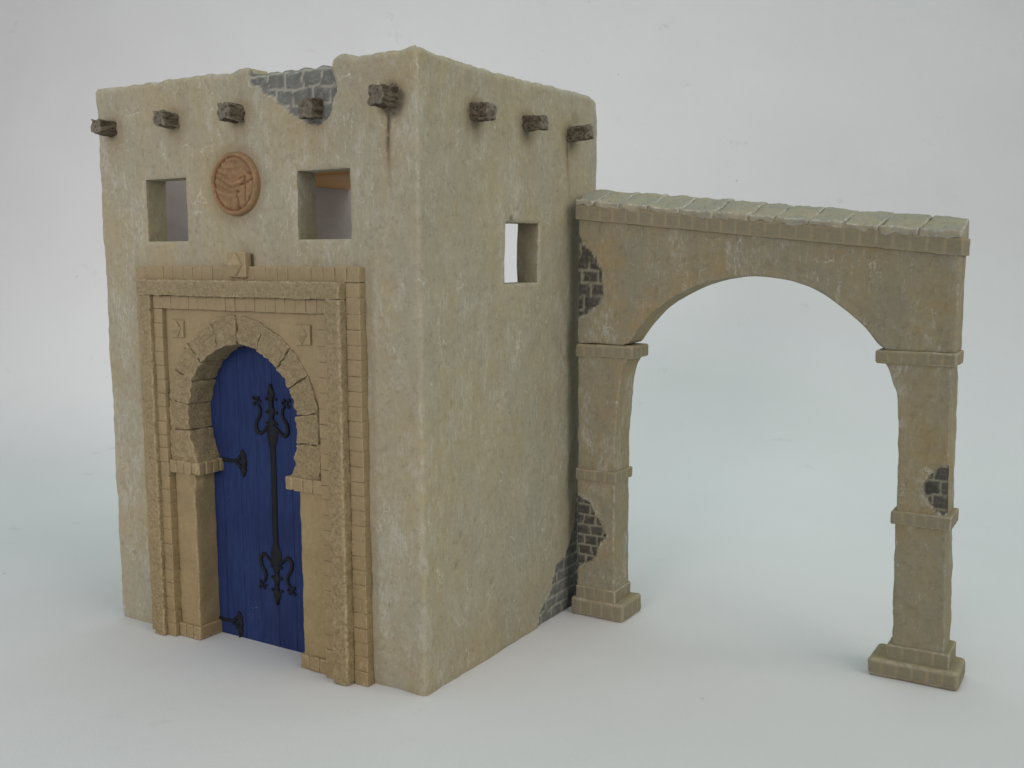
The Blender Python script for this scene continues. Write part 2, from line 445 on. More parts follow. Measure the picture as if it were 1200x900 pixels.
def stain_front(x, z):
    a = 0.0
    for i, (bx, bz, pr, sz) in enumerate(BEAMF):
        dx, dz = x-bx-0.12, z-bz
        rr = math.hypot(dx, dz*(0.8 if dz < 0 else 1.15))
        k = (0.5, 0.45, 0.5, 0.62, 1.0)[i]
        a = max(a, k*(1-sm(0.50, 1.15 if i == 4 else 1.25, rr))*0.95)
        a = max(a, 0.26*(1-sm(0.1, 0.9, abs(dx+0.1)))*sm(-3.2, -0.6, dz)*(1 if dz < 0 else 0))
    d = x+1.60+0.05*math.sin(z*1.3)
    if z < 27.6: a = max(a, (0.80*math.exp(-(d/0.12)**2)+0.3*math.exp(-(d/0.4)**2))*sm(22.2, 27.0, z))
    # ochre damp ring round the medallion
    rr = math.hypot(x+11.3, z-24.45)
    a = max(a, 0.40*math.exp(-((rr-1.75)/0.42)**2))
    # darker line against the portal
    if z < 20.9: a = max(a, 0.30*math.exp(-((x+2.85)/0.22)**2), 0.25*math.exp(-((x+19.0)/0.3)**2))
    return a
def stain_side(y, z):
    a = 0.0
    for i, (by, bz, pr, sz) in enumerate(BEAMS):
        dx, dz = y-by-0.15, z-bz
        rr = math.hypot(dx*0.8, dz*(0.72 if dz < 0 else 1.2))
        a = max(a, (0.66, 0.62, 0.72)[i]*(1-sm(0.45, 1.25, rr)))
    a = max(a, 0.55*(1-sm(0.2, 0.62, math.hypot(y-14.9, z-28.45))), 0.75*(1-sm(0.1, 0.28, math.hypot(y-7.9, z-22.75))))
    d = y-14.15+0.08*math.sin(z)
    if z < 27.4: a = max(a, (0.62*math.exp(-(d/0.16)**2)+0.22*math.exp(-(d/0.45)**2))*sm(22.8, 26.9, z))
    a = max(a, 0.20*(1-sm(1.5, 4.5, z)))
    for (py, pz, pr) in PITS: a = max(a, 0.5*math.exp(-(math.hypot(y-py, z-pz)/pr)**2))
    return a

def hole_soft(holes, x, z):
    """rounding depth near a hole's rim"""
    m = 9
    for (a, b, c, d) in holes:
        dx = max(a-x, 0, x-b); dz = max(c-z, 0, z-d); m = min(m, math.hypot(dx, dz))
    return m

def topz(s):
    """profile of the broken wall head along the perimeter"""
    x = s-W
    n = 0.10*noise.noise(Vector((s*0.55, 3, 0)))+0.07*noise.noise(Vector((s*1.5, 7, 0)))+0.035*noise.noise(Vector((s*4, 1, 0)))
    z = H-0.05+n
    if s < 0: z = H-0.1+n
    elif s <= W:
        z += 0.10*math.exp(-((x+10.6)/0.5)**2)
        z -= 0.30*sm(-10.3, -10.1, x)*(1-sm(-5.05, -4.9, x))
        z += 0.12*math.exp(-((x+4.3)/0.5)**2)+0.10*sm(-1.2, -0.3, x)
        if -10.3 < x < -5: z += 0.07*abs(math.sin((x+10.3)*3.1))-0.07*n
    else:
        y = s-W
        z += -0.12*math.exp(-((y-7)/5)**2)+0.10*(1-sm(0, 1.5, y))-0.14*sm(16.9, 17.6, y)
    return z

def wall_mesh():
    rc = 0.24
    def lin(a, b, st, extra):
        n = int(round((b-a)/st)); L = [a+(b-a)*i/n for i in range(n+1)]
        for e in extra:
            L = [q for q in L if abs(q-e) > st*0.45 or q in (a, b)] + [e]
        return sorted(set(L))
    sx = lin(-20, -0.6, 0.9, [])+lin(-0.6, W, 0.115, [h+W for hh in HF for h in hh[:2]])[1:]+lin(W, W+D, 0.115, [h+W for hh in HS for h in hh[:2]])[1:]
    for c in (0.0, W):
        sx += [c-0.13, c-0.05, c+0.05, c+0.13]
    sx = sorted(set(round(q, 5) for q in sx))
    zz = lin(0, H, 0.115, [16.6, 21.62, 21.64, 24.95, 24.92, 19.38, 22.53])
    def base(s):
        # returns P(x,y), N
        for c, ctr, a0 in ((0.0, (-W+rc, rc), 180), (W, (-rc, rc), 270)):
            d = s-c
            if abs(d) < rc:
                a = math.radians(a0+90*(d/rc+1)/2)
                n = Vector((math.cos(a), math.sin(a), 0)); return Vector((ctr[0], ctr[1], 0))+n*rc, n
        if s < 0: return Vector((-W, -s, 0)), Vector((-1, 0, 0))
        if s <= W: return Vector((s-W, 0, 0)), Vector((0, -1, 0))
        return Vector((0, s-W, 0)), Vector((1, 0, 0))
    def inner(s):
        if s < 0: return Vector((-W+T, max(-s, T), 0))
        if s <= W: return Vector((clamp(s-W, -W+T, -T), T, 0))
        return Vector((-T, max(s-W, T), 0))
    def hole(s, z):
        if 0 < s < W: return any(a < s-W < b and c < z < d for a, b, c, d in HF)
        if s > W: return any(a < s-W < b and c < z < d for a, b, c, d in HS)
        return False
    V = []; A = []; ns, nzn = len(sx), len(zz)
    for s in sx:
        P, N = base(s); I = inner(s); tz = topz(s)
        for z0 in zz:
            z = z0 if z0 < 26 else 26+(z0-26)*(tz-26)/(H-26)
            p = Vector((P.x, P.y, z))
            h = 0.10*nz(p, 0.28)+0.045*nz(p, 0.9, 3)+0.016*nz(p, 2.6, 9)
            h -= 0.05*sm(0.35, 0.0, z)                     # eroded foot
            dt = tz-z
            h -= 0.16*(1-sm(0.0, 0.30, dt))**2             # rounded head
            if dt < 0.9: h += 0.05*nz(p, 1.8, 21)*(1-dt/0.9)
            a = [0.0, 0.0, 0.0, 0.0]
            x, y = s-W, s-W
            if 0 <= s <= W:
                hd = hole_soft(HF[:2], x, z)
                h -= 0.10*(1-sm(0, 0.13, hd))
                a[3] = stain_front(x, z)
                if hd < 0.2: a[2] = 0.5*(1-sm(0.05, 0.2, hd))*(0.5+0.5*nz(p, 2, 8))
                # worn white streaks beside the portal and by the corner
                a[2] = max(a[2], 0.30*math.exp(-((x+2.35+0.15*math.sin(z))/0.10)**2)*sm(0.0, 0.3, nz((0, 0, z), 0.35, 2)+0.1)*sm(10, 13, z)*(1-sm(19.5, 20.5, z)))
                a[2] = max(a[2], 0.20*sm(0.05, 0.4, nz((x, 0, z*0.4), 1.1, 31))*sm(-3, -2, x))
            elif s > W:
                hd = hole_soft(HS, y, z)
                h -= 0.10*(1-sm(0, 0.13, hd))
                a[3] = stain_side(y, z)
                for (py, pz, pr) in PITS: h -= 0.16*math.exp(-(math.hypot(y-py, z-pz)/pr)**2)
                if hd < 0.2: a[2] = 0.35*(1-sm(0.05, 0.2, hd))
                a[2] = max(a[2], 0.22*sm(0.10, 0.45, nz((0, y*1.0, z*0.35), 1.2, 41))*(1-sm(1, 4, y)))
            if abs(s-W) < 0.30:
                q = (0.5+0.5*nz((0, 0, z), 0.9, 2))*(1-abs(s-W)/0.30)
                a[2] = max(a[2], 0.85*q*q*sm(-0.15, 0.45, nz((0, 0, z), 1.3, 12)))
                h -= 0.07*abs(nz((0, 0, z), 1.5, 17))
            if abs(s) < 0.3: h -= 0.05*abs(nz((0, 0, z), 1.2, 27)); a[2] = max(a[2], 0.3)
            if dt < 0.3 and a[3] < 0.3: a[2] = max(a[2], 0.55*(1-dt/0.3))
            q = p+N*h
            if 0.4 < s < W-0.4:
                rs = patch(Vector((q.x, q.y, q.z)), 1, -1, TOPPATCH, 1.12, 0.80, 3.3, 0.17, 0.07)
                if rs: st = a[3]; q, a = rs; a[3] = st
            elif s > W+0.4:
                rs = patch(Vector((q.x, q.y, q.z)), 0, 1, SIDEPATCH, 1.15, 0.64, 8.1, 0.13, 0.07)
                if rs:
                    q, a = rs
            V.append(tuple(q)); A.append(a)
    no = len(V)
    for s in sx:
        I = inner(s); tz = topz(s)
        for z0 in zz:
            z = z0 if z0 < 26 else 26+(z0-26)*(tz-26)/(H-26)
            e = nzv((I.x, I.y, z), 0.9, 6)*0.06
            V.append((I.x+e.x, I.y+e.y, z+0)); A.append([0, 0, 0, 0])
    F0 = []; F1 = []; edge = {}
    def vi(i, k): return i*nzn+k
    for i in range(ns-1):
        sm_ = (sx[i]+sx[i+1])/2
        for k in range(nzn-1):
            if hole(sm_, (zz[k]+zz[k+1])/2): continue
            q = (vi(i, k), vi(i+1, k), vi(i+1, k+1), vi(i, k+1)); F0.append(q)
            g = tuple(x+no for x in q[::-1])
            if (Vector(V[g[0]])-Vector(V[g[1]])).length > 1e-4 and not (abs(sx[i]-0) < T or abs(sx[i]-W) < T) or True: F1.append(g)
            for a_, b_ in ((q[0], q[1]), (q[1], q[2]), (q[2], q[3]), (q[3], q[0])):
                e = (min(a_, b_), max(a_, b_)); edge[e] = edge.get(e, 0)+1
    RV = []; RA = []; RF = []; rid = {}
    def rv(i, t):
        k = (i, t)
        if k not in rid:
            a, b = Vector(V[i]), Vector(V[i+no]); p = a.lerp(b, t/6)
            if 0 < t < 6: p += nzv(p, 1.3, 4)*0.05
            rid[k] = len(RV); RV.append(tuple(p)); RA.append([0, 0, 0.5 if t == 0 else 0.0, 0.10 if t == 0 else 0.24])  # reveal colour darkened behind the rim to deepen its shade
        return rid[k]
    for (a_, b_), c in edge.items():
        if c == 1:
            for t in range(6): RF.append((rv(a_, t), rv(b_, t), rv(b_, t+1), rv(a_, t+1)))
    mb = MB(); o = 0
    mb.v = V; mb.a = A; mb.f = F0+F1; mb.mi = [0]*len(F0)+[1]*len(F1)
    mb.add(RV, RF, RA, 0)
    # drop faces that collapse in the inner corners
    keep = []; km = []
    for fc, mi in zip(mb.f, mb.mi):
        pts = [Vector(mb.v[i]) for i in fc]
        ar = (pts[2]-pts[0]).cross(pts[3]-pts[1]).length
        if ar > 1e-5: keep.append(fc); km.append(mi)
    mb.f = keep; mb.mi = km
    return mb
wall_mb = wall_mesh()
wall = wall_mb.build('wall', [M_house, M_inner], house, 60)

# inside ceiling board
mb = MB(); rbox(mb, (-W+T+.05, 8.0, 25.45), (-T-.05, 19.6, 26.0), 0.03, 2.0, 0.0)
mb.build('roof_board', M_board, house)

# projecting timbers
def timber(seed, pos, axis, pr, sz, tilt):
    mb = MB(); cx, cz = pos; rnd = random.Random(seed)
    h = sz/2
    def wp(P):
        x, y, z = P
        t = clamp(-y/pr, 0, 1)
        cut = 0.30*nz((x*1.3, 0, z*1.3), 1.6, seed*3.1)           # ragged broken end
        if t > 0.8: y += cut*(t-0.8)*5*0.6
        g = 0.07*math.sin(x*9+seed)+0.05*math.sin(z*13+seed*2)    # grain grooves
        k = 1+0.10*nz((0, y, 0), 1.2, seed)+0.05*g
        x = x*k+0.04*math.sin(z*14+seed); z = z*k+0.05*math.sin(x*11+seed)
        x += tilt[0]*t; z += tilt[1]*t
        if axis == 1: return (cx+x, y, cz+z)
        return (-y, cx+x, cz+z)
    def ea(P, P0, a, d):
        if P0[1] < -pr+0.06: a[2] = 1.0
        return P, a
    rbox(mb, (-h, -pr, -h), (h, 0.5, h), 0.05, 0.075, 0.055, 2.6, wp, attr=ea, seed=seed)
    # splinters along the top and side
    for i in range(3):
        a = rnd.uniform(-h, h*0.5); l = rnd.uniform(0.3, 0.8)*pr
        zz_ = (h if i < 2 else -h)
        def wq(P, a=a, zz_=zz_, l=l):
            x, y, z = P
            if axis == 1: return (cx+x+a+tilt[0]*clamp(-y/pr, 0, 1), y, cz+z+zz_*0.96+tilt[1]*clamp(-y/pr, 0, 1))
            return (-y, cx+x+a, cz+z+zz_*0.96+tilt[1]*clamp(-y/pr, 0, 1))
        rbox(mb, (0, -l, -0.05), (rnd.uniform(.12, .25), 0.1, 0.06), 0.03, 0.12, 0.03, 3, wq, seed=seed+i)
    return mb.build('timber', M_wood, house, 35)
tl = [(-.05, .06), (0, .04), (-.02, .05), (.05, -.05), (-.03, .02)]
for i, (bx, bz, pr, sz) in enumerate(BEAMF):
    timber(11+i, (bx, bz), 1, pr, sz, tl[i])
for i, (by, bz, pr, sz) in enumerate(BEAMS):
    timber(31+i, (by, bz), 0, pr, sz, [(0.05, -.02), (.10, .0), (.12, .12)][i])

# terracotta medallion
def medallion():
    mb = MB(); cx, cz, R = -11.25, 24.45, 1.60
    nr, na = 26, 96; V = []; A = []; F = []
    def relief(x, z):
        x, z = x*1.04, z*1.04
        rr = math.hypot(x, z); h = 0.0; g = 0.0
        if rr > 1.42: h = 0.07*math.sin(min(1, (rr-1.42)/0.2)*math.pi)+0.02+0.02*nz((x, z, 0), 3, 1); return h, 0.0
        # flowing parallel strands sweeping over a raised crown, deep curls at the right and below
        wx = 0.35*nz((x, z, 0), 1.1, 5)
        band = math.sin((z*1.0-0.28*x*x+wx)*15.0)
        strands = sm(-0.75, 0.1, z+0.25)*(1-sm(0.35, 0.75, x))
        h += 0.055*band*strands+0.15*math.exp(-((x+0.15)**2+(z-0.2)**2)/0.7)
        c = abs(nz((x*1.0+1.3, z*0.7, 0), 1.9, 11)); deep = (1-sm(0.0, 0.10, c))*sm(0.1, 0.6, x-z*0.6)
        h += 0.05*nz((x, z, 2), 3.5, 7)
        h -= 0.16*deep; g = 0.8*deep+0.25*strands*(0.5-0.5*band)
        loc = math.exp(-((x+0.55)**2+(z-0.9)**2)/0.06)-math.exp(-((x-0.1)**2+(z-0.95)**2)/0.02)
        h += 0.05*loc
        h -= 0.08*sm(1.25, 1.42, rr)*1.0; g = max(g, 0.8*sm(1.27, 1.42, rr))
        return h, g
    for i in range(nr+1):
        rr = R*i/nr
        for k in range(na):
            a = 2*math.pi*k/na; x, z = rr*math.cos(a), rr*math.sin(a)
            h, g = relief(x, z)
            if i == nr: h = -0.05
            V.append((cx+x*(1+0.012*math.sin(5*a)), -(0.24+h), cz+z*0.985)); A.append([0, 0, 0, clamp(g, 0, 1)])
    for k in range(na):
        a = 2*math.pi*k/na; V.append((cx+R*1.01*math.cos(a), 0.15, cz+R*math.sin(a))); A.append([0, 0, 0, .6])
    for i in range(nr+1):
        for k in range(na):
            F.append((i*na+k, i*na+(k+1) % na, (i+1)*na+(k+1) % na, (i+1)*na+k))
    F = [q for q in F if not (q[0] < na and q[1] < na and q[0] == q[1])]
    mb.add(V, F, A); mb.build('medallion', M_terra, house, 60)
medallion()

# ------------------------------------------------------------------ door surround
sur = bpy.data.objects.new('door_surround', None); COL.objects.link(sur); sur.parent = house; sur['_off'] = house['_off']
sur.empty_display_size = 0.02
def chip(pts):
    def fn(P, P0, a, d):
        for (x, z, rr) in pts:
            if math.hypot(P[0]-x, P[2]-z) < rr: a[2] = 1.0
        return P, a
    return fn
# flat backing ground of the whole surround (arched hole left open)
CX, CZ, RI, RO = -11.16, 12.5, 3.88, 5.32
def panel():
    mb = MB()
    x0, x1 = -16.6, -5.6
    def bot(x):
        d = abs(x-CX)
        return CZ+math.sqrt(max(0, 5.08**2-d*d)) if d < 5.08 else 9.6
    def wp(P):
        x, y, z = P; t = z/6.0
        b = bot(x); return (x, y, b+(18.15-b)*t)
    rbox(mb, (x0, -0.34, 0), (x1, 0.02, 6.0), 0.02, (0.14, 0.3, 0.3), 0.02, 0.9, wp)
    return mb.build('panel', M_smooth, sur)
panel()

def border(name, segs, thick_y, back_y, mat):
    mb = MB()
    for (ax, a0, a1, b0, b1, n) in segs:
        if ax == 'x': rbox(mb, (a0, thick_y+0.07, b0+0.03), (a1, back_y, b1-0.03), 0.02, 0.5, 0.008)
        else: rbox(mb, (b0+0.03, thick_y+0.07, a0), (b1-0.03, back_y, a1), 0.02, 0.5, 0.008)
        c = a0; cuts = [a0]
        for i in range(1, n): cuts.append(a0+(a1-a0)*i/n+random.uniform(-.04, .04))
        cuts.append(a1)
        for i in range(n):
            p, q = cuts[i]+0.009, cuts[i+1]-0.009; dy = random.uniform(-.018, .018); e = random.uniform(-.01, .01)
            w = (lambda P: P)
            if ax == 'x': rbox(mb, (p, thick_y+dy, b0+e), (q, back_y-0.05, b1+e), 0.028, 0.2, 0.018, 1.8, seed=i)
            else: rbox(mb, (b0+e, thick_y+dy, p), (b1+e, back_y-0.05, q), 0.028, 0.2, 0.018, 1.8, attr=chip([(-3.3, 0.15, .16), (-3.5, 1.0, .13), (-5.2, 0.1, .2)]), seed=i+50)
    return mb.build(name, mat, sur, 40)
border('outer_border', [('x', -18.65, -3.12, 19.62, 20.34, 21), ('z', 0.0, 19.60, -3.94, -3.12, 27), ('z', 0.0, 19.60, -18.65, -17.85, 27)], -0.48, 0.05, M_brick)
border('inner_border', [('x', -17.15, -4.92, 18.12, 18.80, 18), ('z', 0.0, 18.10, -5.62, -4.92, 24), ('z', 0.0, 18.10, -17.15, -16.50, 24)], -0.66, 0.05, M_brick)

mb = MB()
fr_at = None
def fwarp(P):
    x, y, z = P
    return (x, y-0.05*abs(nz(P, 2.2, 3))-0.03*nz(P, 6, 8), z)
rbox(mb, (-17.95, -1.02, 18.82), (-3.95, 0.05, 19.66), 0.11, 0.13, 0.045, 2.2, fwarp, seed=2)
rbox(mb, (-4.88, -1.0, 0.0), (-3.95, 0.05, 18.84), 0.13, 0.13, 0.045, 2.2, fwarp, seed=4)
rbox(mb, (-17.95, -0.92, 0.0), (-17.13, 0.05, 18.84), 0.11, 0.13, 0.04, 2.2, fwarp, seed=6)
mb.build('raised_frame', M_rough, sur)

# arch of voussoirs: every stone curved into the ring
def ring():
    mb = MB()
    seams = [-33.5, -10, 8, 29, 47, 70, 91, 111, 134, 153, 172, 190, 213.5]
    def pt(rr, th, y):
        c, s = math.cos(th), math.sin(th)
        if s >= 0: return (CX+rr*c, y, CZ+rr*s)
        k = (rr-RI)/(RO-RI)
        xi = RI*c; xo = math.copysign(RO*(0.90+0.10*abs(c)), c)
        x = (xi+(xo-xi)*k)
        return (CX+x, y, CZ+4.9*s)
    for i in range(len(seams)-1):
        a0, a1 = seams[i], seams[i+1]
        L = math.radians(a1-a0)*4.6; g = 0.028
        ro = RO+random.uniform(-.08, .06); ri = RI+random.uniform(-.05, .05); dy = random.uniform(-.05, .05)
        rough = random.uniform(.13, .20)
        def wp(P, a0=a0, a1=a1, L=L, ri=ri, ro=ro, i=i, rough=rough):
            x, y, z = P
            th = math.radians(a0)+math.radians(a1-a0)*(x/L)
            rr = z
            if y < -0.2: y -= rough*abs(nz((x+i*7, z, 0), 1.4, i))+0.10*nz((x+i*7, z, 0), 3.2, i)+0.05*nz((x+i*7, z, 0), 7.0, i)-0.06
            return pt(rr, th, y)
        rbox(mb, (g, -0.50+dy, ri), (L-g, 1.35, ro), 0.075, (0.085, 0.22, 0.085), 0.06, 1.9, wp, seed=i*3.7)
    # dark mortar bed just behind the stone faces
    for i in range(len(seams)-1):
        a0, a1 = seams[i], seams[i+1]; L = math.radians(a1-a0)*4.6
        def wp(P, a0=a0, a1=a1, L=L):
            return pt(P[2], math.radians(a0)+math.radians(a1-a0)*(P[0]/L), P[1])
        rbox(mb, (-0.01, -0.30, RI+0.10), (L+0.01, 1.3, RO-0.10), 0.01, 0.3, 0.0, 1, wp, attr=lambda P, P0, a, d: (P, [0, 0, 0, 0.65]))
    return mb.build('arch_stones', M_rough, sur, 50)
ring()

# imposts, pilasters, plinths
def impost(side):
    mb = MB(); rnd = random.Random(side+3)
    z0, z1 = 9.28, 9.96
    if side < 0: x0, x1 = -16.5, -14.25
    else: x0, x1 = -8.10, -5.62
    n = 4
    rbox(mb, (x0+.03, -0.55, z0+.04), (x1-.06, 1.38, z1-.04), 0.08, 0.3, 0.01)
    for i in range(n):
        a = x0+(x1-x0)*i/n+.018; b = x0+(x1-x0)*(i+1)/n-.018
        inner_end = (i == 0 and side > 0) or (i == n-1 and side < 0)
        rr = 0.22 if inner_end else 0.06
        rbox(mb, (a, -0.62+rnd.uniform(-.02, .02), z0), (b, -0.1, z1), rr, 0.12, 0.02, 1.8, seed=i+side)
    # end facing the opening, bricks running back to the door
    for k in range(4):
        y0 = -0.56+k*0.49; y1 = y0+0.46
        if side < 0: rbox(mb, (x1-.45, y0, z0), (x1, y1, z1), 0.07, 0.14, 0.02, 1.8, seed=k+9)
        else: rbox(mb, (x0, y0, z0), (x0+.45, y1, z1), 0.07, 0.14, 0.02, 1.8, seed=k+19)
    return mb.build('impost', M_brick, sur, 45)
impost(-1); impost(1)
def pilaster(side):
    mb = MB()
    x0, x1 = ((-16.52, -15.02) if side < 0 else (-7.45, -5.62))
    at = None
    if side < 0:
        def at(P, P0, a, d):
            # lost flake at the head of the arris
            k = math.exp(-((P[0]+15.1)/0.16)**2-((P[2]-8.75)/0.30)**2)
            if P[1] < 0.3: a[2] = max(a[2], 0.0); P = Vector((P[0]-0.12*k, P[1]+0.22*k, P[2]))
            return P, a
    def wp(P):
        x, y, z = P
        return (x+0.03*nz((0, 0, z), 1.2, side), y-0.02*nz(P, 3, 5), z)
    rbox(mb, (x0, -0.24, 0.0), (x1, 1.38, 9.4), 0.10, (0.15, 0.25, 0.18), 0.035, 1.2, wp, attr=at, seed=side*4)
    return mb.build('pilaster', M_smooth, sur, 50)
pilaster(-1); pilaster(1)
def plinth(side):
    mb = MB()
    x0, x1 = ((-16.5, -14.88) if side < 0 else (-7.62, -5.64)); n = 3
    ft = chip([(-15.1, 0.05, .24)]) if side < 0 else None
    rbox(mb, (x0+.03, -0.36, 0.03), (x1-.03, 1.38, .72), 0.05, 0.3, 0.01)
    for i in range(n):
        a = x0+(x1-x0)*i/n+.018; b = x0+(x1-x0)*(i+1)/n-.018
        rr = 0.16 if (i == 0 and side > 0) else 0.07
        rbox(mb, (a, -0.42, 0.02), (b, 0.0, .78), rr, 0.12, 0.025, 1.8, attr=ft, seed=i+side)
    if side < 0: rbox(mb, (x1-.4, -0.38, 0.02), (x1+.01, 1.40, .77), 0.07, 0.14, 0.02, 1.8, attr=ft, seed=4)
    else: rbox(mb, (x0-.01, -0.36, 0.02), (x0+.4, 1.40, .77), 0.09, 0.14, 0.02, 1.8, seed=5)
    return mb.build('plinth', M_brick, sur, 45)
plinth(-1); plinth(1)
def boss(cx, cz, s, y):
    mb = MB(); rbox(mb, (cx-s/2, y, cz-s/2), (cx+s/2, y+0.45, cz+s/2), 0.06, 0.12, 0.03, 1.6, seed=cx)
    h = s*0.45; ap = y-s*0.48; y = y-0.055
    V = [(cx, y+.03, cz+h*1.05), (cx+h*.82, y+.03, cz), (cx, y+.03, cz-h*1.05), (cx-h*.82, y+.03, cz), (cx-0.02, ap, cz+0.02)]
    # subdivided pyramid with slightly worn point
    F = []; VV = []; A = []; n = 7
    for i in range(4):
        a, b, c = Vector(V[i]), Vector(V[(i+1) % 4]), Vector(V[4]); o = len(VV)
        for p in range(n+1):
            for q in range(n+1-p):
                P = a+(b-a)*(q/n)+(c-a)*(p/n)
                t = p/n
                P.y += 0.05*s*sm(0.8, 1.0, t)
                e = nzv(P, 2.5, 3)*0.03
                VV.append(tuple(P+e)); A.append([0, 0, 0.9 if t > .8 or q == 0 or q == n-p else 0.9, 0.5 if p == 0 else 0])
        def ix(p, q): return o+sum(n+1-r for r in range(p))+q
        for p in range(n):
            for q in range(n-p):
                F.append((ix(p, q), ix(p, q+1), ix(p+1, q)))
                if q < n-p-1: F.append((ix(p, q+1), ix(p+1, q+1), ix(p+1, q)))
    mb.add(VV, F, A)
    return mb.build('boss', M_smooth, sur, 25)
boss(-10.85, 20.42, 1.26, -0.66)
boss(-15.55, 17.05, 0.92, -0.50)
boss(-6.72, 17.05, 0.98, -0.50)

# ------------------------------------------------------------------ door
def door():
    mb = MB(); x = -15.6; i = 0; y = 1.18
    rbox(mb, (-15.6, y+0.05, 0.02), (-6.8, y+0.5, 17.0), 0.02, 1.0, 0.0, attr=lambda P, P0, a, d: (P, [0, 0, 0, .9]))
    ws = [1.25, 1.35, 1.2, 1.3, 1.25, 1.3, 1.35]
    for wd in ws:
        def at(P, P0, a, d):
            a[2] = 0.0
            return P, a
        rbox(mb, (x+.006, y+random.uniform(-.006, .006), 0.0), (x+wd-.006, y+0.4, 17.0), 0.016, (0.2, 0.4, 0.2), 0.012, 1.2, attr=at, seed=i); x += wd; i += 1
    return mb.build('door', M_blue, house, 45)
dr = door()
YD = 1.15
def strap():
    mb = MB()
    X = -10.55
    def P(x, z): return (x, YD, z)
    tube(mb, [P(X, 11.3), P(X+.02, 9.0), P(X-.02, 7.0), P(X, 5.4)], 0.20, 0.09)
    for (zb, sg) in ((11.15, 1), (5.45, -1)):
        z = lambda d: zb+sg*d
        # flared root, spindle and finial
        tube(mb, [P(X, z(-.25)), P(X, z(.0)), P(X, z(.35)), P(X, z(.75)), P(X, z(.95))], [.2, .30, .42, .38, .16], 0.12)
        tube(mb, [P(X, z(.7)), P(X, z(1.1)), P(X, z(1.35)), P(X, z(1.7)), P(X, z(1.95)), P(X, z(2.2)), P(X, z(2.55)), P(X, z(2.85)), P(X, z(3.1))],
             [.20, .26, .16, .27, .15, .16, .29, .16, .04], 0.12)
        for s2 in (-1, 1):
            for dz in (1.02, 1.6, 2.3): blob(mb, P(X+s2*.33, z(dz)), .11, .08, .08)
            tube(mb, [P(X+s2*.30, z(.85)), P(X+s2*.52, z(.62)), P(X+s2*.86, z(.42)), P(X+s2*1.10, z(.62)), P(X+s2*1.08, z(1.0)), P(X+s2*.82, z(1.4)), P(X+s2*.80, z(1.75)), P(X+s2*.98, z(2.0))],
                 [.07, .085, .11, .13, .12, .10, .10, .08], 0.09)
            for (dx, dz, rr) in ((1.08, 2.16, .13), (1.26, 2.30, .11), (1.22, 1.98, .11), (.92, 2.30, .11), (.80, 2.14, .09)):
                blob(mb, P(X+s2*dx, z(dz)), rr, .08, rr*.9)
    return mb.build('strap_hinge', M_iron, dr, 60)
strap()
def side_hinge(cx, cz, k):
    mb = MB()
    def P(x, z): return (cx+x*k, YD, cz+z*k)
    tube(mb, [P(-2.3, 0), P(-1.2, 0), P(-.4, .02)], [.13, .11, .09], 0.06)
    tube(mb, [P(.0, -.95), P(.04, -.6), P(.0, -.3), P(.05, 0), P(.0, .3), P(.02, .55), P(-.02, .8)], [.05, .2, .12, .24, .13, .15, .04], 0.09)
    for (x, z, rr) in ((-.28, .30, .13), (-.3, -.32, .13), (-.55, .12, .10), (-.55, -.12, .10), (.22, .42, .1), (.22, -.5, .1), (-.12, .62, .1)):
        blob(mb, P(x, z), rr*k, .07, rr*k)
    tube(mb, [P(-.4, .1), P(-.15, .35), P(.12, .30), P(.25, .05)], .08, 0.07)
    tube(mb, [P(-.4, -.1), P(-.15, -.38), P(.12, -.34), P(.25, -.05)], .08, 0.07)
    return mb.build('hinge', M_iron, dr, 60)
side_hinge(-12.75, 9.88, 0.85)
side_hinge(-13.45, 0.80, 0.85)

# ================================================================== THE ARCHWAY
YA, YB = 13.94, 15.94
arch = thing('model_archway', (10.8, 14.94, 0), 'freestanding plaster archway of two pillars with a sloping stone coping, beside the model house', 'model archway')
PA_TOP = [(0.3, 22.1), (0.8, 22.0), (1.3, 21.25), (1.75, 20.8), (2.15, 20.1), (2.40, 19.4), (2.25, 18.4), (1.6, 17.6), (0.9, 17.2), (0.3, 17.1)]
PA_LP = [(0.3, 7.3), (0.95, 7.1), (1.6, 6.5), (2.2, 5.9), (2.5, 5.0), (2.3, 4.2), (1.8, 3.6), (1.2, 2.9), (0.3, 2.6)]
PA_RP = [(19.3, 9.65), (19.6, 10.15), (20.0, 10.6), (20.5, 10.9), (21.2, 10.95), (21.2, 8.4), (20.3, 8.5), (19.75, 8.85)]

def slope(x): return -0.1035*(x-0.7)          # the coping falls towards the right

